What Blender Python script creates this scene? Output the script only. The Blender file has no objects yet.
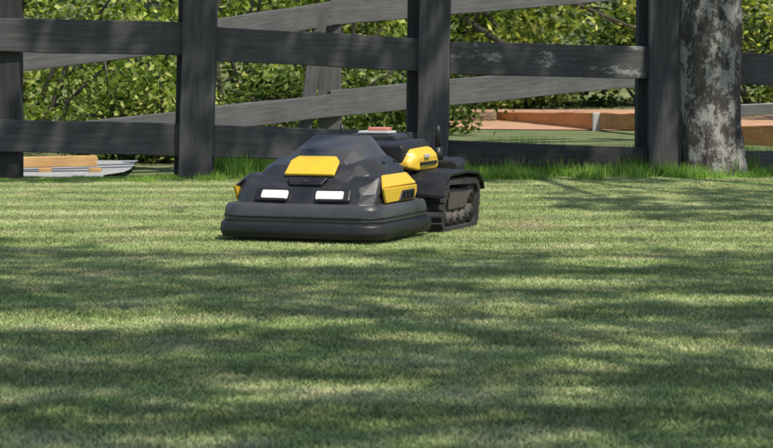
import bpy, bmesh, math, random
import numpy as np
from mathutils import Vector, Matrix, noise as mnoise
random.seed(4); rng=np.random.default_rng(7)
scene=bpy.context.scene
scene.view_settings.view_transform='Standard'
try: scene.view_settings.look='None'
except Exception: pass
scene.view_settings.exposure=0
COL=scene.collection

# ---------------- camera ----------------
H=0.66; F=2192.0; PITCH=math.atan(164/F)
cam=bpy.data.cameras.new("camera"); camo=bpy.data.objects.new("camera",cam); COL.objects.link(camo)
cam.sensor_width=36; cam.lens=36*F/773; cam.clip_end=2000; cam.clip_start=0.05
cam.dof.use_dof=True; cam.dof.focus_distance=8.6; cam.dof.aperture_fstop=13
camo.location=(0,0,H); camo.rotation_euler=(math.pi/2-PITCH,0,0)
scene.camera=camo
fw=Vector((0,math.cos(PITCH),-math.sin(PITCH))); up=Vector((0,math.sin(PITCH),math.cos(PITCH))); C=Vector((0,0,H))
def S(px,py,D):      # world point under an image pixel, at distance D
    d=fw+Vector((1,0,0))*((px-386.5)/F)+up*((224-py)/F)
    return C+d*(D/d.y)
def G(px,py):        # ground point under an image pixel
    d=fw+Vector((1,0,0))*((px-386.5)/F)+up*((224-py)/F)
    return C+d*(H/-d.z)

# ---------------- light ----------------
EL=math.radians(58); AZ=math.atan2(0.62,-0.78)   # from +Y clockwise
sdir=Vector((math.sin(AZ)*math.cos(EL),math.cos(AZ)*math.cos(EL),math.sin(EL)))
w=bpy.data.worlds.new("World"); scene.world=w; w.use_nodes=True
nt=w.node_tree; bg=nt.nodes['Background']; sky=nt.nodes.new('ShaderNodeTexSky'); sky.sky_type='NISHITA'
sky.sun_disc=False; sky.sun_elevation=EL; sky.sun_rotation=AZ
nt.links.new(sky.outputs[0],bg.inputs[0]); bg.inputs[1].default_value=0.15
sl=bpy.data.lights.new("sun",'SUN'); sl.energy=5.0; sl.angle=math.radians(0.6); sl.color=(1,0.94,0.84)
so=bpy.data.objects.new("sun",sl); COL.objects.link(so); so.rotation_euler=sdir.to_track_quat('Z','Y').to_euler(); so.location=sdir*30

# ---------------- material helpers ----------------
class M:
    def __init__(s,name):
        s.m=bpy.data.materials.new(name); s.m.use_nodes=True; s.t=s.m.node_tree; s.n=s.t.nodes; s.b=s.n['Principled BSDF']; s.out=s.n['Material Output']
    def new(s,t,**k):
        n=s.n.new(t)
        for a,b in k.items(): setattr(n,a,b)
        return n
    def link(s,a,b): s.t.links.new(a,b)
    def coord(s,kind='Object',scale=(1,1,1)):
        mp=s.new('ShaderNodeMapping'); mp.inputs['Scale'].default_value=scale
        if kind=='World':
            g=s.new('ShaderNodeNewGeometry'); s.link(g.outputs['Position'],mp.inputs[0])
        else:
            c=s.new('ShaderNodeTexCoord'); s.link(c.outputs[kind],mp.inputs[0])
        return mp.outputs[0]
    def noise(s,vec,scale,detail=4,rough=0.6):
        n=s.new('ShaderNodeTexNoise'); n.inputs['Scale'].default_value=scale; n.inputs['Detail'].default_value=detail; n.inputs['Roughness'].default_value=rough
        s.link(vec,n.inputs['Vector']); return n.outputs[0]
    def ramp(s,fac,stops):
        r=s.new('ShaderNodeValToRGB'); e=r.color_ramp.elements
        while len(e)<len(stops): e.new(0.5)
        for i,(p,c) in enumerate(stops): e[i].position=p; e[i].color=(*c,1) if len(c)==3 else c
        s.link(fac,r.inputs[0]); return r.outputs[0]
    def mix(s,fac,a,b,mode='MIX'):
        n=s.new('ShaderNodeMix',data_type='RGBA',blend_type=mode)
        for v,i in ((fac,0),(a,6),(b,7)):
            if hasattr(v,'links'): s.link(v,n.inputs[i])
            else: n.inputs[i].default_value=v if i==0 else (*v,1)
        return n.outputs[2]
    def bump(s,h,strength=0.3,dist=0.01):
        b=s.new('ShaderNodeBump'); b.inputs['Strength'].default_value=strength; b.inputs['Distance'].default_value=dist
        s.link(h,b.inputs['Height']); s.link(b.outputs[0],s.b.inputs['Normal'])
    def col(s,c):
        if hasattr(c,'links'): s.link(c,s.b.inputs['Base Color'])
        else: s.b.inputs['Base Color'].default_value=(*c,1)

def plastic(name,c,rough=0.45,dust=0.25,dustc=(0.16,0.15,0.13)):
    m=M(name); v=m.coord('Object'); n=m.noise(v,9,5,0.65)
    f=m.ramp(n,[(0.4,(0,0,0)),(0.75,(dust,dust,dust))])
    m.col(m.mix(f,c,dustc))
    r=m.ramp(m.noise(v,25,3),[(0.3,(rough-.08,)*3),(0.7,(rough+.12,)*3)]); m.link(r,m.b.inputs['Roughness'])
    m.bump(m.noise(v,350,2),0.12,0.001)
    return m.m
def leafmat(name,stops,trans=0.4,patch=None):
    m=M(name); g=m.new('ShaderNodeNewGeometry')
    c=m.ramp(g.outputs['Random Per Island'],stops)
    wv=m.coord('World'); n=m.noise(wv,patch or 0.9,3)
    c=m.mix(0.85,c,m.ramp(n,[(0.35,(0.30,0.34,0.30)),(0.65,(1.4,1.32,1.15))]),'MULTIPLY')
    d=m.new('ShaderNodeBsdfDiffuse'); t=m.new('ShaderNodeBsdfTranslucent')
    m.link(c,d.inputs[0]); tc=m.mix(1.0,c,(1.5,1.6,0.6),'MULTIPLY'); m.link(tc,t.inputs[0])
    a=m.new('ShaderNodeMixShader'); a.inputs[0].default_value=trans; m.link(d.outputs[0],a.inputs[1]); m.link(t.outputs[0],a.inputs[2])
    m.link(a.outputs[0],m.out.inputs[0]); return m.m

def woodmat(name,base,dark,pale,palelo=0.62,sc=1.0):
    m=M(name); v=m.coord('Object',(1.2,14,14)); v2=m.coord('Object',(2.5,5,5))
    grain=m.noise(v,3.5*sc,6,0.7)
    c=m.ramp(grain,[(0.3,dark),(0.6,base)])
    p=m.ramp(m.noise(v2,2.3,6,0.75),[(palelo,(0,0,0)),(palelo+.06,(1,1,1))])
    c=m.mix(p,c,pale)
    c=m.mix(0.6,c,m.ramp(m.noise(m.coord('Object'),3,4),[(0.3,(0.65,)*3),(0.7,(1.25,)*3)]),'MULTIPLY')
    m.col(c); m.b.inputs['Roughness'].default_value=0.8; m.b.inputs['Specular IOR Level'].default_value=0.3
    m.bump(grain,0.6,0.006); return m.m

def lawncolor(m):
    v=m.coord('World')
    n1=m.noise(v,0.55,3); n2=m.noise(m.coord('World',(1,1.4,1)),2.6,6,0.7); n3=m.noise(m.coord('World',(1,1.6,1)),12,6,0.75)
    c=m.ramp(n1,[(0.35,(0.30,0.385,0.15)),(0.65,(0.41,0.47,0.22))])
    f2=m.ramp(n2,[(0.46,(0,0,0)),(0.68,(0.8,)*3)]); c=m.mix(f2,c,(0.62,0.58,0.37))
    c=m.mix(0.85,c,m.ramp(n3,[(0.3,(0.70,)*3),(0.72,(1.28,)*3)]),'MULTIPLY')
    wt=m.new('ShaderNodeTexWave',wave_type='BANDS',bands_direction='Y'); wt.inputs['Scale'].default_value=0.55; wt.inputs['Distortion'].default_value=2.2; wt.inputs['Detail'].default_value=2
    m.link(m.coord('World',(0.25,1,1)),wt.inputs['Vector'])
    c=m.mix(0.8,c,m.ramp(wt.outputs[1],[(0.3,(0.78,)*3),(0.7,(1.18,)*3)]),'MULTIPLY')
    return c,v

# ---------------- mesh helpers ----------------
def obj(name,mesh,mat=None,parent=None,smooth=False):
    o=bpy.data.objects.new(name,mesh); COL.objects.link(o)
    if mat: mesh.materials.append(mat)
    if parent: o.parent=parent
    if smooth: mesh.polygons.foreach_set('use_smooth',[True]*len(mesh.polygons))
    return o
def empty(name,loc=(0,0,0)):
    e=bpy.data.objects.new(name,None); COL.objects.link(e); e.location=loc; e.empty_display_size=0.1; return e
def pydata(name,v,f):
    me=bpy.data.meshes.new(name); me.from_pydata([tuple(a) for a in v],[],f); me.update(); return me
def npmesh(name,V,nper):
    me=bpy.data.meshes.new(name); n=len(V); nf=n//nper
    me.vertices.add(n); me.vertices.foreach_set('co',V.astype(np.float32).ravel())
    me.loops.add(n); me.loops.foreach_set('vertex_index',np.arange(n,dtype=np.int32))
    me.polygons.add(nf); me.polygons.foreach_set('loop_start',np.arange(0,n,nper,dtype=np.int32))
    me.update(calc_edges=True); return me
def leaves(name,Cn,size,mat,flat=0.0,parent=None,aspect=0.5):
    N=len(Cn); nrm=rng.normal(size=(N,3)); nrm[:,2]=nrm[:,2]*(1+flat*2)+flat*1.5*np.sign(nrm[:,2]); nrm/=np.linalg.norm(nrm,axis=1)[:,None]
    a=rng.normal(size=(N,3)); u=np.cross(nrm,a); u/=np.linalg.norm(u,axis=1)[:,None]; v=np.cross(nrm,u)
    s=size*rng.uniform(0.6,1.3,size=(N,1))
    V=np.stack([Cn-u*s*0.5, Cn-v*s*aspect*0.5-u*s*0.05, Cn+u*s*0.5, Cn+v*s*aspect*0.5-u*s*0.05],axis=1).reshape(-1,3)
    return obj(name,npmesh(name,V,4),mat,parent)
def tube(name,pts,radii,mat,parent=None,seg=12,rough=0.0,sub=1,seed=0):
    P=[Vector(p) for p in pts]; PP=[];RR=[]
    for i in range(len(P)-1):
        for k in range(sub):
            t=k/sub; PP.append(P[i].lerp(P[i+1],t)); RR.append(radii[i]*(1-t)+radii[i+1]*t)
    PP.append(P[-1]); RR.append(radii[-1])
    V=[];Fc=[]
    for i,p in enumerate(PP):
        d=(PP[min(i+1,len(PP)-1)]-PP[max(i-1,0)]).normalized()
        a=d.orthogonal().normalized() if abs(d.z)<0.9 else Vector((1,0,0)); a=(a-d*a.dot(d)).normalized(); b=d.cross(a)
        for k in range(seg):
            an=2*math.pi*k/seg; q=a*math.cos(an)+b*math.sin(an); r=RR[i]
            if rough: 
                r*=1+rough*mnoise.noise(Vector((q.x*2.5,q.y*2.5,p.z*1.2+seed)))+rough*0.45*mnoise.noise(Vector((q.x*9,q.y*9,p.z*5+seed)))
            V.append(p+q*r)
    for i in range(len(PP)-1):
        for k in range(seg):
            k2=(k+1)%seg; Fc.append((i*seg+k,i*seg+k2,(i+1)*seg+k2,(i+1)*seg+k))
    Fc.append(tuple(range(seg))[::-1]); Fc.append(tuple((len(PP)-1)*seg+k for k in range(seg)))
    return obj(name,pydata(name,V,Fc),mat,parent,True)
def bevel(o,w,seg=2):
    b=o.modifiers.new('bevel','BEVEL'); b.width=w; b.segments=seg; b.limit_method='ANGLE'; b.angle_limit=math.radians(25); return o
def loft(name,secs,mat,parent=None,bw=0.006,seg=2):
    n=len(secs[0]); V=[p for s in secs for p in s]; Fc=[]
    for i in range(len(secs)-1):
        for k in range(n):
            k2=(k+1)%n; Fc.append((i*n+k,i*n+k2,(i+1)*n+k2,(i+1)*n+k))
    Fc.append(tuple(range(n))); Fc.append(tuple((len(secs)-1)*n+k for k in range(n)))
    me=pydata(name,V,Fc); bm=bmesh.new(); bm.from_mesh(me); bmesh.ops.recalc_face_normals(bm,faces=bm.faces); bm.to_mesh(me); bm.free()
    o=obj(name,me,mat,parent)
    if bw: bevel(o,bw,seg)
    return o
def box(name,c,s,mat,parent=None,bw=0.004,rot=(0,0,0)):
    x,y,z=[a/2 for a in s]
    secs=[[(-x,-y,-z),(x,-y,-z),(x,y,-z),(-x,y,-z)],[(-x,-y,z),(x,-y,z),(x,y,z),(-x,y,z)]]
    o=loft(name,secs,mat,parent,bw); o.location=c; o.rotation_euler=rot; return o
def board(name,p0,p1,h,t,mat,parent,wob=0.004,n=14,seed=0):
    """weathered plank from p0 to p1, local X along its length"""
    p0=Vector(p0);p1=Vector(p1);L=(p1-p0).length;V=[];Fc=[]
    for i in range(n+1):
        x=L*i/n
        for (yy,zz) in ((-t/2,-h/2),(t/2,-h/2),(t/2,h/2),(-t/2,h/2)):
            a=mnoise.noise(Vector((x*2.2+seed*7.1,zz*9,yy*9)))*wob
            b=mnoise.noise(Vector((x*2.2+seed*3.3+50,zz*9,yy*9)))*wob
            V.append((x,yy+b,zz+a))
    for i in range(n):
        for k in range(4):
            k2=(k+1)%4; Fc.append((i*4+k,i*4+k2,(i+1)*4+k2,(i+1)*4+k))
    Fc.append((3,2,1,0)); Fc.append(tuple(n*4+k for k in range(4)))
    me=pydata(name,V,Fc); bm=bmesh.new(); bm.from_mesh(me); bmesh.ops.recalc_face_normals(bm,faces=bm.faces); bm.to_mesh(me); bm.free()
    o=obj(name,me,mat,parent); bevel(o,0.006,2)
    d=(p1-p0).normalized(); 
    if abs(d.z)>0.8: z=Vector((1,0,0))
    else: z=Vector((0,0,1))
    y=z.cross(d).normalized(); z=d.cross(y)
    o.matrix_local=Matrix.Translation(p0)@Matrix((d,y,z)).transposed().to_4x4()
    return o

# ---------------- ground ----------------
m=M("lawn_soil"); c,v=lawncolor(m)
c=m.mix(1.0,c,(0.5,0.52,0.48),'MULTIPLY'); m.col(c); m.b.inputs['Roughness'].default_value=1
m.b.inputs['Specular IOR Level'].default_value=0.05
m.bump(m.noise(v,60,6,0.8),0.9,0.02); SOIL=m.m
xs=np.concatenate([np.linspace(-400,-30,8),np.linspace(-25,-9,9),np.linspace(-8,8,41),np.linspace(9,25,9),np.linspace(30,400,8)])
ys=np.concatenate([np.linspace(-200,-10,6),np.linspace(-8,10,19),np.linspace(10.4,20,33),np.linspace(21,60,30),np.linspace(70,800,10)])
def sstep(a,b,x):
    t=min(1,max(0,(x-a)/(b-a))); return t*t*(3-2*t)
def gz(x,y):
    z=0.0
    if y>30: z+=min((y-30)*0.30,9)
    z-=0.13*sstep(12.35,13.4,y)*(1-sstep(17,20,y))*(1-sstep(-1.2,-0.3,x))*sstep(-14,-10,x)
    return z
V=[(x,y,gz(x,y)) for y in ys for x in xs]; nx=len(xs)
Fc=[(j*nx+i,j*nx+i+1,(j+1)*nx+i+1,(j+1)*nx+i) for j in range(len(ys)-1) for i in range(nx-1)]
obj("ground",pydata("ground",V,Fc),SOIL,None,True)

m=M("orange_dirt"); v=m.coord('World'); m.col(m.ramp(m.noise(v,2.5,6,0.7),[(0.3,(0.34,0.17,0.085)),(0.7,(0.58,0.35,0.22))])); m.b.inputs['Roughness'].default_value=1; m.bump(m.noise(v,30,5),0.6,0.02); DIRT=m.m
m=M("concrete"); v=m.coord('World'); m.col(m.ramp(m.noise(v,6,6,0.7),[(0.3,(0.28,0.28,0.28)),(0.7,(0.38,0.38,0.37))])); m.b.inputs['Roughness'].default_value=.9; m.bump(m.noise(v,80,4),0.4,0.005); CONC=m.m
def sheet(name,poly,z,mat):
    pts=[]
    for i,a in enumerate(poly):
        b=poly[(i+1)%len(poly)]
        for k in range(8):
            t=k/8; x=a[0]*(1-t)+b[0]*t; y=a[1]*(1-t)+b[1]*t
            pts.append((x+0.12*mnoise.noise(Vector((x*2,y*2,3))),y+0.12*mnoise.noise(Vector((x*2,y*2,9))),z))
    return obj(name,pydata(name,pts,[tuple(range(len(pts)))]),mat)
sheet("dirt_yard",[(0.7,20.8),(9,18.8),(14,29),(0.2,29)],0.008,DIRT)
sheet("concrete_path",[(-8,13.0),(-1.75,13.0),(-1.85,16.4),(-8,16.6)],-0.088,CONC)

# ---------------- grass ----------------
def grassmat(name,tall=False):
    m=M(name); c,v=lawncolor(m); g=m.new('ShaderNodeNewGeometry')
    r=m.ramp(g.outputs['Random Per Island'],[(0,(0.76,0.80,0.68)),(0.55,(1.0,1.03,0.94)),(0.93,(1.14,1.11,1.0)),(1,(1.35,1.22,1.1))])
    c=m.mix(1.0,c,r,'MULTIPLY')
    if tall: c=m.mix(1.0,c,(0.68,0.98,0.42),'MULTIPLY')
    gp=G(527,226); vd=m.new('ShaderNodeVectorMath',operation='DISTANCE'); mp=m.coord('World',(1,0.45,0)); m.link(mp,vd.inputs[0]); vd.inputs[1].default_value=(gp.x,gp.y*0.45,0)
    f=m.ramp(vd.outputs['Value'],[(0.03,(0.85,)*3),(0.16,(0,0,0))]); c=m.mix(f,c,(0.50,0.41,0.26))
    m.col(c); d=m.new('ShaderNodeBsdfDiffuse'); m.link(c,d.inputs[0])
    if tall:
        t=m.new('ShaderNodeBsdfTranslucent'); m.link(c,t.inputs[0])
        a=m.new('ShaderNodeMixShader'); a.inputs[0].default_value=0.35; m.link(d.outputs[0],a.inputs[1]); m.link(t.outputs[0],a.inputs[2]); m.link(a.outputs[0],m.out.inputs[0])
    else: m.link(d.outputs[0],m.out.inputs[0])
    return m.m
GR=grassmat("grass_blades"); GRT=grassmat("tall_grass_blades",True)
def blades(name,N,size,hmin,hmax,wid,lean,mat,clump=0.0):
    b=np.zeros((N,3)); b[:,:2]=rng.uniform(-size/2,size/2,(N,2))
    if clump:
        k=N//60; cc=rng.uniform(-size/2,size/2,(k,2)); b[:,:2]=cc[rng.integers(0,k,N)]+rng.normal(size=(N,2))*clump
    an=rng.uniform(0,2*math.pi,N); h=rng.uniform(hmin,hmax,N); ln=np.abs(rng.normal(size=N))*lean*h; la=rng.uniform(0,2*math.pi,N)
    wv=np.stack([np.cos(an),np.sin(an),np.zeros(N)],1)*(wid*rng.uniform(.6,1.2,N))[:,None]/2
    tip=b+np.stack([np.cos(la)*ln,np.sin(la)*ln,h],1)
    b[:,2]-=0.002
    V=np.stack([b-wv,b+wv,tip],1).reshape(-1,3); me=npmesh(name,V,3); me.materials.append(mat); return me
vars_=[blades(f"turf_{i}",9500,0.52,0.003,0.0095,0.0032,1.8,GR) for i in range(4)]
grass=empty("grass")
k=0
y=2.6
while y<13.2:
    hw=0.6+0.22*y; x=-hw
    while x<hw:
        if not (y>12.3 and x<-0.9):
            o=bpy.data.objects.new(f"turf_patch_{k}",vars_[rng.integers(4)]); COL.objects.link(o); o.parent=grass
            o.location=(x,y,0); o.rotation_euler=(0,0,math.pi/2*rng.integers(4)); k+=1
        x+=0.5
    y+=0.5
tallv=[blades(f"tall_{i}",1300,0.5,0.03,0.13,0.006,0.45,GRT,0.03) for i in range(3)]
tg=empty("tall_grass"); k=0
for x in np.arange(-4,4.5,0.4):
    yy=np.interp(x,[-3,0,2,5],[12.0,12.2,12.5,12.9])
    for j,(dy,sc) in enumerate(((-0.02,0.6),(0.3,1.1),(0.75,1.4))):
        if x<-1.1 and j>0 : continue
        o=bpy.data.objects.new(f"tuft_{k}",tallv[rng.integers(3)]); COL.objects.link(o); o.parent=tg; k+=1
        s=1.1 if x>-1 else (0.4 if x>-1.5 else 0.2)
        o.location=(x,yy+dy,0); o.rotation_euler=(0,0,rng.uniform(0,6.28)); o.scale=(1,1,sc*s*rng.uniform(.7,1.25))

# ---------------- fences ----------------
FW=woodmat("dark_painted_wood",(0.092,0.090,0.089),(0.050,0.049,0.048),(0.15,0.145,0.14),0.70)
FWP=woodmat("dark_wood_worn",(0.095,0.092,0.090),(0.052,0.050,0.049),(0.27,0.26,0.245),0.575)
FD=woodmat("dark_wood_deep",(0.048,0.046,0.045),(0.026,0.025,0.024),(0.10,0.095,0.09),0.70)  # darker wood tone for the post side strips and some nearby boards
FB=woodmat("grey_rear_wood",(0.125,0.122,0.12),(0.075,0.073,0.071),(0.18,0.175,0.17),0.66)
fence=empty("wooden_fence")
def post(px_top,px_bot,D,wid,mat,parent,name,ztop=1.5,t=0.15,seed=0):
    a=S(px_bot,181,D); b=S(px_top,0,D); dirx=(b.x-a.x)/(b.z-a.z)
    p0=Vector((a.x-dirx*(a.z+0.1),D,-0.1)); p1=Vector((a.x+dirx*(ztop-a.z),D,ztop))
    return board(name,p0,p1,wid,t,mat,parent,0.006,20,seed)
D0,D1,D2,D3=12.05,12.2,12.4,12.65
post(201,196,D1,0.185,FW,fence,"post_1",seed=1)
post(186,181,D1+0.1,0.07,FD,fence,"post_side_strip_1",seed=2)  # thin darker strip behind the post's left edge
post(435,432,D2,0.175,FW,fence,"post_2",seed=3)
post(414,412,D2+0.1,0.07,FD,fence,"post_side_strip_2",seed=4)
post(665,664,D3,0.19,FW,fence,"post_3",seed=5)
post(643,641,D3+0.1,0.065,FD,fence,"post_side_strip_3",seed=6)
post(6,6,D0+0.17,0.17,FD,fence,"post_4",seed=7)
post(-235,-237,D0,0.18,FW,fence,"post_5",seed=8)
post(900,900,D3+0.25,0.19,FW,fence,"post_6",seed=9)
def rail(x0,y0,x1,y1,Da,Db,h,mat,parent,name,seed):
    return board(name,S(x0,y0,Da),S(x1,y1,Db),h,0.05,mat,parent,0.006,18,seed)
rail(-222,30,184,39,D0,D1,0.185,FW,fence,"rail_a1",11); rail(-222,130,184,140,D0,D1,0.18,FW,fence,"rail_a2",12)
rail(213,44,420,55,D1,D2,0.185,FW,fence,"rail_b1",13); rail(209,141,418,148,D1,D2,0.18,FW,fence,"rail_b2",14)
rail(449,58,650,63,D2,D3,0.185,FWP,fence,"rail_c1",15); rail(447,152,649,159,D2,D3,0.13,FD,fence,"rail_c2",16)
rail(682,68,892,72,D3,D3+.25,0.18,FW,fence,"rail_d1",17); rail(682,163,892,167,D3,D3+.25,0.16,FW,fence,"rail_d2",18)
for i,(a,b,Da,Db) in enumerate(((-222,184,D0,D1),(215,420,D1,D2),(450,650,D2,D3),(682,892,D3,D3+.25))):
    rail(a,-62,b,-58,Da,Db,0.18,FW,fence,f"rail_top_{i}",30+i)
rf=empty("wooden_fence.001")
def rr(x0,y0,Da,x1,y1,Db,h,n,s): return board(n,S(x0,y0,Da),S(x1,y1,Db),h,0.05,FB,rf,0.006,24,s)
rr(-160,80,14.2,190,38,15.4,0.18,"rail_1",41); rr(190,36,15.4,330,14,16.4,0.18,"rail_2",42); rr(330,12,16.4,640,-14,17.8,0.2,"rail_3",43)
rr(-160,160,14.2,190,122,15.4,0.16,"rail_4",44); rr(190,121,15.4,330,106,16.4,0.17,"rail_5",45); rr(330,104,16.4,660,72,17.8,0.2,"rail_6",46)
for i,(px,D) in enumerate(((-160,14.3),(192,15.5),(330,16.5),(660,17.9))):
    a=S(px,140,D); board(f"post_{i}",(a.x,D,-0.2),(a.x,D,1.15 if i!=2 else 1.08),0.17,0.14,FB,rf,0.006,16,50+i)
board("brace",S(304,132,16.3),S(322,6,16.3),0.1,0.07,FB,rf,0.005,14,60)

# ---------------- timber wall etc ----------------
TW=woodmat("orange_timber",(0.66,0.30,0.12),(0.46,0.19,0.07),(0.68,0.42,0.24),0.6)
TT=woodmat("tan_timber",(0.58,0.36,0.15),(0.42,0.25,0.10),(0.62,0.46,0.3),0.6)
TP=woodmat("pale_timber",(0.6,0.57,0.5),(0.45,0.42,0.38),(0.7,0.68,0.62),0.6)
wall=empty("timber_retaining_wall")
board("plank_1",S(655,140,18.2),S(900,143,15.6),0.24,0.08,TW,wall,0.01,12,70)
board("plank_2",S(500,119,24),S(655,122,19),0.15,0.08,TW,wall,0.01,12,71)
board("cap_rail",S(655,112,18.6),S(900,106,16.4),0.09,0.08,TP,wall,0.006,12,72)
for i,(px,D,h) in enumerate(((596,20.5,.17),(690,18.3,.4),(800,16.8,.45))):
    a=S(px,130,D); board(f"stake_{i}",(a.x,D-0.07,-0.05),(a.x,D-0.07,h),0.08,0.08,TP,wall,0.004,6,75+i)
bench=empty("timber_rail")
board("beam",S(-60,164,14.6),S(97,161,14.8),0.07,0.12,TT,bench,0.006,12,80)
for i,px in enumerate((-50,41,92)):
    a=S(px,170,14.5); board(f"leg_{i}",(a.x,14.66,-0.25),(a.x,14.66,S(px,165,14.66).z-0.02),0.08,0.08,TT,bench,0.004,6,82+i)

# ---------------- trees ----------------
m=M("bark"); v=m.coord('Object',(1,1,0.28)); n=m.noise(v,22,8,0.75)
c=m.ramp(n,[(0.35,(0.035,0.03,0.024)),(0.62,(0.125,0.108,0.088))])
lf=m.ramp(m.noise(m.coord('Object',(1,1,0.7)),8.5,12,0.82),[(0.49,(0,0,0)),(0.55,(1,1,1))])
c=m.mix(lf,c,(0.44,0.42,0.38)); m.col(c); m.b.inputs['Roughness'].default_value=0.95; m.bump(n,1.0,0.03); BARK=m.m
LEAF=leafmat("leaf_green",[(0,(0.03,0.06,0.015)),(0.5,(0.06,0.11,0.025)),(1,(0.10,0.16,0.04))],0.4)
cot=1/math.tan(EL); ox=math.sin(AZ)*cot; oy=math.cos(AZ)*cot
gaps=[]  # lit patches wanted on the lawn, kept nearly free of crown leaves
for (px,py,rx,ry) in [(100,320,170,6),(300,323,110,3),(665,347,100,6),(600,364,60,4),(330,387,140,3),(715,240,100,8),(560,284,90,4),(300,262,90,3),(700,299,60,3),(410,337,70,3),(500,312,50,3),(610,262,60,3)]:
    g0=G(px,py); ga=G(px+rx,py); gb=G(px,py-ry); gc=G(px,py+ry)
    gaps.append((g0.x,g0.y,abs(ga.x-g0.x),(gb.y-gc.y)/2))
def shade(x,y):
    """leaf density wanted over ground point"""
    nz=mnoise.noise(Vector((x*1.4,y*0.9,0)))+0.4*mnoise.noise(Vector((x*4,y*3,5)))
    lim=8.15+0.2*math.sin(x*2)
    if -1.0<x<0.9: lim=7.6
    if y<8.6:
        s=1.0-0.5*sstep(0.1,0.6,nz)
        s*=1-0.97*sstep(lim-0.6,lim+0.1,y)
        for (gx,gy,rx,ry) in gaps:
            q=math.sqrt(((x-gx)/(rx*1.05))**2+((y-gy)/(ry*1.8))**2)
            s*=0.04+0.96*sstep(0.6,1.35,q)
        return s
    if y<11.7:
        if x>0.75: return 0.5*sstep(-0.25,0.3,nz) if 8.9<y<11.2 else 0.05
        if x<-0.9 : return 0.15*sstep(0.2,0.5,nz)
        return 0.0
    if y<13.5: return 0.45*sstep(-0.3,0.2,nz)
    return 0.0
def crown(n,cx,cy,rx,ry,z0,z1,mul):  # keeps leaves by how much shade is wanted where their shadow lands
    out=[]
    while len(out)<n:
        x=random.uniform(-1,1);y=random.uniform(-1,1);t=random.random()
        if x*x+y*y>1: continue
        rr_=math.sqrt(max(0,1-(abs(2*t-0.9))**2)); 
        if x*x+y*y>rr_+.15: continue
        X=cx+x*rx; Y=cy+y*ry; Z=z0+(z1-z0)*t+0.5*mnoise.noise(Vector((X,Y,1)))
        if random.random()<shade(X-ox*Z,Y-oy*Z)*mul: out.append((X,Y,Z))
    return np.array(out)
tr=empty("shade_tree",(3.6,0.4,0))  # unseen tree beside the camera, crown shaped to cast the lawn shade
tube("trunk",[(0,0,-.1),(0,0,.3),(.05,.02,1.5),(-.05,.1,3.4),(-.1,.2,5.6)],[.34,.25,.22,.19,.12],BARK,tr,20,.15,6,1)
pc=crown(30000,2.8,2.0,4.8,4.9,6.0,8.8,1.0)
off=np.array([3.6,.4,0])
leaves("crown",pc-off,0.115,LEAF,0.5,tr,0.62)
for i in range(14):
    q=pc[random.randrange(len(pc))]-off; p1=Vector(q); a=Vector((-.05,.12,random.uniform(3.2,5.3))); mid=a.lerp(p1,.5)+Vector((0,0,.35))
    tube(f"limb_{i}",[a,mid,p1],[.07,.035,.01],BARK,tr,8,.1,5,i)
tb=S(711,172,12.55); tx,ty=tb.x,12.62
tr2=empty("roadside_tree",(tx,ty,0))
tube("trunk",[(0.03,0,-.1),(0.02,0,.06),(0.0,0,.3),(0,0,1.0),(-.02,0,2.2),(.02,.1,3.6),(0,.1,5)],[.215,.185,.176,.17,.163,.15,.1],BARK,tr2,48,.16,14,3)
pc2=crown(7000,tx,ty-1.2,4.6,4.8,3.8,7.2,1.0)
leaves("crown",pc2-np.array([tx,ty,0]),0.12,LEAF,0.3,tr2,0.6)
for i in range(11):
    q=pc2[random.randrange(len(pc2))]; p1=Vector((q[0]-tx,q[1]-ty,q[2])); a=Vector((0,.08,random.uniform(2.6,4.6))); mid=a.lerp(p1,.5)+Vector((0,0,.3))
    tube(f"limb_{i}",[a,mid,p1],[.08,.045,.015],BARK,tr2,8,.1,5,i+30)

# ---------------- background foliage ----------------
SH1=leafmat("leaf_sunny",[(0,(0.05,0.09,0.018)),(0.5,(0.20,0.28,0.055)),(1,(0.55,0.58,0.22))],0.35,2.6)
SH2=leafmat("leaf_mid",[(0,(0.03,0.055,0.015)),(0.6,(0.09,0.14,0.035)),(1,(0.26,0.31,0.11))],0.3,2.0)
TWIG=M("twig"); TWIG.col((0.05,0.04,0.03)); TWIG=TWIG.m
def bush(name,cx,cy,rx,ry,h,nclump,nleaf,size,mat,zlow=0.0,sig=0.10):
    z0=gz(cx,cy); e=empty(name,(cx,cy,z0)); cs=[]
    for i in range(nclump):
        a=random.uniform(0,6.283); r=math.sqrt(random.random()); t=random.random()
        w_=math.sqrt(max(0.05,1-(max(0,t-0.35)/0.68)**2)); cs.append((rx*r*math.cos(a)*w_,ry*r*math.sin(a)*w_,zlow+(h-zlow)*t))
    cs=np.array(cs); idx=rng.integers(0,nclump,nclump*nleaf)
    P=cs[idx]+rng.normal(size=(len(idx),3))*sig*np.array([1.2,1.2,0.8]); P[:,2]=np.abs(P[:,2])+0.02
    leaves("foliage",P,size,mat,0.1,e,0.55)
    for i in range(8):
        q=Vector(cs[random.randrange(nclump)]); tube(f"stem_{i}",[(random.uniform(-.15,.15),random.uniform(-.1,.1),-.05),(q.x*.4,q.y*.4,max(q.z,.6)*.6),q+Vector((0,0,.2))],[.03,.02,.006],TWIG,e,6,0,3,i)
    return e
n=0
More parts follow.
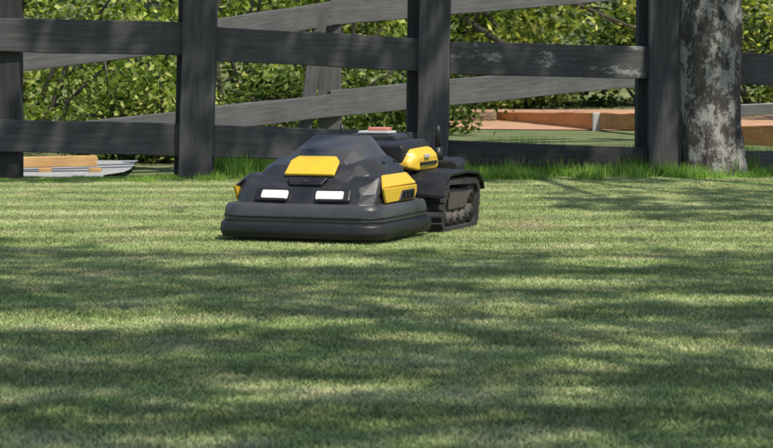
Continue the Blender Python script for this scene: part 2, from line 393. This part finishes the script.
for (px,D,rx,ry,h,nc,mat,sz) in [
   (-120,17.7,1.3,.9,2.0,68,SH1,.075),(30,18.2,1.2,.9,1.9,56,SH1,.07),(150,19.5,1.1,.9,1.9,42,SH1,.075),
   (115,16.9,.4,.35,.6,20,SH2,.06),(165,16.8,.45,.4,.65,24,SH1,.06),
   (235,21,1.1,.9,2.0,42,SH1,.08),(330,22.5,1.3,1,2.1,48,SH1,.08),(270,18.8,.7,.5,.5,34,SH2,.065),(380,19.2,.8,.5,.45,36,SH2,.065),(430,24,1.1,.9,2.1,50,SH2,.09),
   (900,24,1.4,1,2.6,80,SH1,.1),(520,29.3,1.2,.5,1.0,42,SH2,.1),(640,29.5,1.3,.5,1.15,46,SH2,.1),(760,29.3,1.4,.5,1.1,46,SH2,.1)]:
    p=S(px,100,D); bush("shrub" if n==0 else f"shrub.{n:03d}",p.x,D,rx,ry,h,nc,75,sz,mat); n+=1
t3=empty("woodland_tree",(0.55,25,0))
tube("trunk",[(0,0,-.1),(.05,0,1),(-.1,.1,2.5),(0,0,4)],[.15,.12,.1,.06],BARK,t3,14,.15,6,9)
cs=[]
for i in range(110):
    x=random.uniform(-1.6,4.6); yy=random.uniform(-1.6,1.6); z=random.uniform(0.5,3.2)+0.22*math.sin(x*2.1)
    cs.append((x,yy,z))
cs=np.array(cs); P=cs[rng.integers(0,110,8500)]+rng.normal(size=(8500,3))*np.array([.19,.18,.10]); P=P[P[:,2]>.30]
leaves("foliage",P,.095,SH1,.2,t3,.55)
for i in range(14):
    q=Vector(cs[random.randrange(110)]); tube(f"branch_{i}",[(0,0,random.uniform(1.2,2.8)),(q.x*.5,q.y*.5,max(q.z,1.2)+.2),q],[.05,.03,.01],TWIG,t3,6,0,4,i)
tube("branch_low",[(0,-.1,1.35),(.5,-1.5,.95),(1.0,-2.1,.62),(1.5,-2.4,.47),(2.0,-2.5,.52),(2.5,-2.5,.66)],[.045,.035,.028,.022,.015,.008],TWIG,t3,8,0,5,77)
wd=empty("distant_woods",(0,33,0))
cs=np.stack([rng.uniform(-10,10,380),rng.uniform(-2.0,2.5,380),rng.uniform(0.2,3.6,380)],1)
P=cs[rng.integers(0,380,28000)]+rng.normal(size=(28000,3))*np.array([.32,.3,.2]); P[:,2]=np.abs(P[:,2])
leaves("foliage",P,.16,SH2,.1,wd,.6)
for i in range(12):
    x=random.uniform(-9,9); yy=random.uniform(-1.5,2); tube(f"trunk_{i}",[(x,yy,-.2),(x+random.uniform(-.2,.2),yy,2),(x+random.uniform(-.4,.4),yy,3.8)],[.16,.12,.05],BARK,wd,10,.1,4,i)

# ---------------- robot mower ----------------
CH=plastic("charcoal_plastic",(0.024,0.0245,0.027),.38,.3,(0.09,0.085,0.075))
BK=plastic("black_plastic",(0.012,0.012,0.013),.45,.2,(0.07,0.065,0.058))
GY=plastic("grey_cowl",(0.050,0.050,0.054),.36,.35,(0.13,0.125,0.11))
YL=plastic("yellow_plastic",(0.74,0.47,0.03),.40,.3,(0.45,0.33,0.1))
RB=plastic("track_rubber",(0.020,0.020,0.020),.8,.6,(0.10,0.09,0.07))
ST=plastic("wheel_grey",(0.065,0.058,0.048),.6,.7,(0.15,0.12,0.08))
RD=plastic("red_button",(0.55,0.16,0.13),.4,.3,(0.5,0.4,0.35)); WH=plastic("white_plastic",(0.55,0.53,0.51),.4,.2)
lm=M("headlight_lens"); lm.col((0.8,0.77,0.68)); lm.b.inputs['Emission Color'].default_value=(1,.88,.74,1); lm.b.inputs['Emission Strength'].default_value=.65; lm.b.inputs['Roughness'].default_value=.2; LM=lm.m
g0=G(299,243); mw=empty("robot_lawn_mower",(g0.x,g0.y,0)); mw.rotation_euler=(0,0,math.radians(-20.5))
def outline(hw,y0,y1,rf,rb,n=8):
    pts=[]
    for (cx,cy,r,a0) in ((-hw+rf,y0+rf,rf,180),(hw-rf,y0+rf,rf,270),(hw-rb,y1-rb,rb,0),(-hw+rb,y1-rb,rb,90)):
        for i in range(n+1):
            a=math.radians(a0+90*i/n); pts.append((cx+r*math.cos(a),cy+r*math.sin(a)))
    return pts
def stack(name,rings,mat,bw=0.003):
    secs=[[(x,y,z) for (x,y) in outline(hw,y0,y1,rf,rb)] for (hw,y0,y1,rf,rb,z) in rings]
    o=loft(name,secs,mat,mw,0)
    o.data.polygons.foreach_set('use_smooth',[len(p.vertices)==4 for p in o.data.polygons]) 
    if bw: bevel(o,bw,2)
    return o
stack("cutting_deck_lip",[(.30,.0,.50,.08,.03,.014),(.322,-.03,.53,.09,.03,.018),(.330,-.038,.535,.095,.03,.040),(.328,-.036,.533,.095,.03,.066),(.316,-.022,.525,.085,.03,.076)],BK)
stack("bumper_band",[(.312,-.018,.52,.08,.03,.074),(.316,-.020,.522,.08,.03,.082),(.312,-.014,.52,.075,.03,.122),(.304,-.004,.517,.07,.03,.138),(.27,.03,.5,.05,.03,.142)],GY)
stack("bumper_seam",[(.3175,-.0225,.5245,.082,.03,.092),(.3175,-.0225,.5245,.082,.03,.097)],BK,0)
def sec(y,wb,zb,wm,zm,wt,zt,yt=None):
    yt=y if yt is None else yt
    return [(-wb,y,zb),(wb,y,zb),(wm,(y+yt)/2,zm),(wt,yt,zt),(-wt,yt,zt),(-wm,(y+yt)/2,zm)]
loft("lower_hull",[sec(.022,.215,.136,.222,.175,.205,.202,.062),sec(.06,.268,.136,.272,.175,.240,.218,.10),sec(.13,.288,.136,.290,.195,.262,.238),sec(.42,.288,.136,.290,.195,.262,.240),sec(.50,.262,.136,.265,.19,.245,.23)],CH,mw,.006,3)
loft("hood_shoulder",[sec(.085,.15,.198,.142,.215,.095,.234,.10),sec(.15,.225,.21,.212,.246,.165,.276,.17),sec(.26,.250,.22,.238,.262,.185,.296),sec(.44,.250,.22,.238,.262,.185,.300),sec(.53,.22,.2,.20,.25,.15,.27)],CH,mw,.007,3)
loft("hood_cab",[sec(.165,.125,.262,.12,.272,.100,.292,.185),sec(.25,.170,.28,.148,.300,.110,.330),sec(.40,.178,.288,.148,.318,.100,.377),sec(.485,.172,.288,.142,.318,.096,.374),sec(.54,.14,.26,.12,.29,.09,.31)],GY,mw,.006,3)
def plate(name,pts,th,mat,bw=.003):
    P=[Vector(p) for p in pts]; nn=(P[1]-P[0]).cross(P[-1]-P[0]).normalized()
    return loft(name,[[p-nn*0.004 for p in P],[p+nn*th for p in P]],mat,mw,bw)
plate("hood_top_panel",[(-.086,.412,.3775),(.086,.412,.3775),(.083,.478,.3755),(-.083,.478,.3755)],.003,CH)
plate("nose_badge",[(-.098,.098,.238),(.098,.098,.238),(.096,.160,.286),(.074,.186,.302),(-.074,.186,.302),(-.096,.160,.286)],.009,YL,.005)
plate("nose_recess",[(-.062,.060,.205),(.062,.060,.205),(.078,.092,.230),(-.078,.092,.230)],.006,BK)
box("camera_eye",(0,.066,.220),(.018,.012,.012),GY,mw,.003)
for s in (-1,1):
    box("headlight_bezel",(s*.122,.036,.170),(.130,.016,.052),BK,mw,.008,(math.radians(-32),0,math.radians(s*4)))
    box("headlight",(s*.108,.031,.172),(.106,.016,.034),LM,mw,.007,(math.radians(-32),0,math.radians(s*4)))
    X=s*.2915
    def pl(name,pts,mat,th,bw=.003):
        if s<0: pts=pts[::-1]
        return plate(name,pts,th,mat,bw)
    pl("side_panel",[(X,.11,.144),(X,.41,.144),(X,.435,.17),(X,.435,.196),(X,.08,.198)],YL,.006)
    pl("side_panel_top",[(s*.2905,.085,.1985),(s*.2905,.435,.1995),(s*.262,.40,.241),(s*.262,.15,.241)],YL if s>0 else CH,.005 if s>0 else .003)
    pl("side_vent",[(X+s*.007,.235,.147),(X+s*.007,.395,.147),(X+s*.007,.40,.182),(X+s*.007,.27,.182)],BK,.004)
    for j in range(3): box("vent_rib",(X+s*.0145,.285+.04*j,.164),(.006,.007,.026),CH,mw,.001)
for s in (-1,1):
    for yy in (.30,.42): box("screw",(s*.214,yy,.282),(.010,.010,.01),BK,mw,.002,(0,s*.8,0))
for s in (-1,1): box("lift_arm",(s*.15,.56,.13),(.05,.16,.05),BK,mw,.008)
def rect(y,w,z0,z1,ch=.02): return [(-w,y,z0),(w,y,z0),(w,y,z1-ch),(w-ch,y,z1),(-w+ch,y,z1),(-w,y,z1-ch)]
loft("chassis",[rect(.58,.17,.07,.24),rect(.66,.20,.06,.26),rect(1.0,.20,.06,.26),rect(1.06,.17,.09,.22)],BK,mw,.008)
loft("yellow_cowl",[rect(.60,.205,.245,.27,.012),rect(.64,.232,.235,.318,.03),rect(.84,.235,.235,.322,.03),rect(.90,.22,.24,.29,.02)],YL,mw,.009,3)
loft("cowl_top",[rect(.60,.18,.26,.333,.012),rect(.65,.195,.26,.345,.02),rect(.88,.19,.26,.35,.02),rect(.96,.16,.24,.30,.02)],BK,mw,.007)
loft("rear_bumper",[rect(.91,.30,.205,.262,.015),rect(1.0,.30,.20,.275,.015),rect(1.07,.25,.20,.25,.01)],BK,mw,.01)
loft("battery_cover",[rect(.72,.11,.34,.366,.01),rect(.86,.11,.34,.372,.01)],CH,mw,.006)
box("status_plate",(0,.80,.376),(.13,.09,.012),WH,mw,.004); box("stop_button",(.01,.80,.388),(.085,.05,.016),RD,mw,.006)
for s in (-1,1):
    tube("antenna_foot",[(s*.205,.94,.26),(s*.205,.94,.315)],[.022,.016],BK,mw,14)
    tube("antenna",[(s*.205,.94,.31),(s*.205,.94,.375),(s*.205,.94,.40)],[.011,.010,.008],BK,mw,12)
    tube("cowl_lamp",[(s*.19,.645,.283),(s*.19,.622,.283)],[.022,.02],WH,mw,18)
    box("cowl_stripe",(s*.236,.74,.262),(.01,.18,.012),BK,mw,.002)
    box("cowl_label",(s*.2365,.72,.29),(.008,.05,.014),WH,mw,.002)
# tracks
def trackprof(off):
    pts=[]
    arcs=[(.64,.058,.058,170,270),(.975,.058,.058,270,345),(.99,.135,.062,-10,95),(.69,.155,.052,92,165)]
    for (cy,cz,r,a0,a1) in arcs:
        for i in range(8):
            a=math.radians(a0+(a1-a0)*i/7); pts.append((cy+(r+off)*math.cos(a),cz+(r+off)*math.sin(a)))
    return pts
for s in (-1,1):
    e=empty("track_unit",(0,0,0)); e.parent=mw; e.name=f"track_assembly_{'r' if s<0 else 'l'}"; e.location=(0,0,-.004)
    x0,x1=s*.215,s*.345
    O=trackprof(0.0); I=trackprof(-.022); n=len(O)
    V=[(x,p[0],p[1]) for x,prof in ((x0,O),(x1,O),(x1,I),(x0,I)) for p in prof]; Fc=[]
    for a in range(4):
        b=(a+1)%4
        for k_ in range(n):
            k2=(k_+1)%n; Fc.append((a*n+k_,a*n+k2,b*n+k2,b*n+k_))
    me=pydata("belt",V,Fc); bm=bmesh.new(); bm.from_mesh(me); bmesh.ops.recalc_face_normals(bm,faces=bm.faces); bm.to_mesh(me); bm.free()
    obj("belt",me,RB,e)
    L=0; segs=[]
    for k_ in range(n):
        p=Vector(O[k_]);q=Vector(O[(k_+1)%n]); segs.append((p,q,(q-p).length)); L+=(q-p).length
    nl=38; 
    for j in range(nl):
        d=L*j/nl
        for (p,q,l) in segs:
            if d<=l: break
            d-=l
        t=(q-p).normalized() if l>1e-6 else Vector((1,0)); pos=p+t*d; an=math.atan2(t.y,t.x)
        box("lug",((x0+x1)/2,pos.x,pos.y),(.132,.014,.012),RB,e,.003,(an,0,0))
    loft("side_frame",[[(xx,.67,.07),(xx,.95,.07),(xx,.99,.12),(xx,.96,.16),(xx,.71,.17),(xx,.66,.12)] for xx in (s*.23,s*.318)],BK,e,.004)
    for (cy,cz,r) in [(.645,.062,.036),(.73,.050,.028),(.81,.050,.028),(.89,.050,.028),(.97,.062,.036),(.985,.138,.04),(.695,.155,.03)]:
        tube("wheel",[(s*.24,cy,cz),(s*.330,cy,cz)],[r,r],ST,e,20); tube("hub",[(s*.325,cy,cz),(s*.336,cy,cz)],[r*.55,r*.35],BK,e,12)
    loft("guard_plate",[[(xx,.72,.085),(xx,.93,.085),(xx,.95,.155),(xx,.73,.165)] for xx in (s*.319,s*.329)],ST,e,.004)
    fp=[(.575,.14),(.60,.19),(.66,.222),(.86,.226),(1.0,.215),(1.055,.185),(1.075,.15)]
    secs=[]
    for i,(yy,zz) in enumerate(fp):
        secs.append([(s*.19,yy,zz),(s*.355,yy,zz-.004),(s*.358,yy,zz+.008),(s*.19,yy,zz+.016)])
    loft("fender",secs,BK,e,.003)
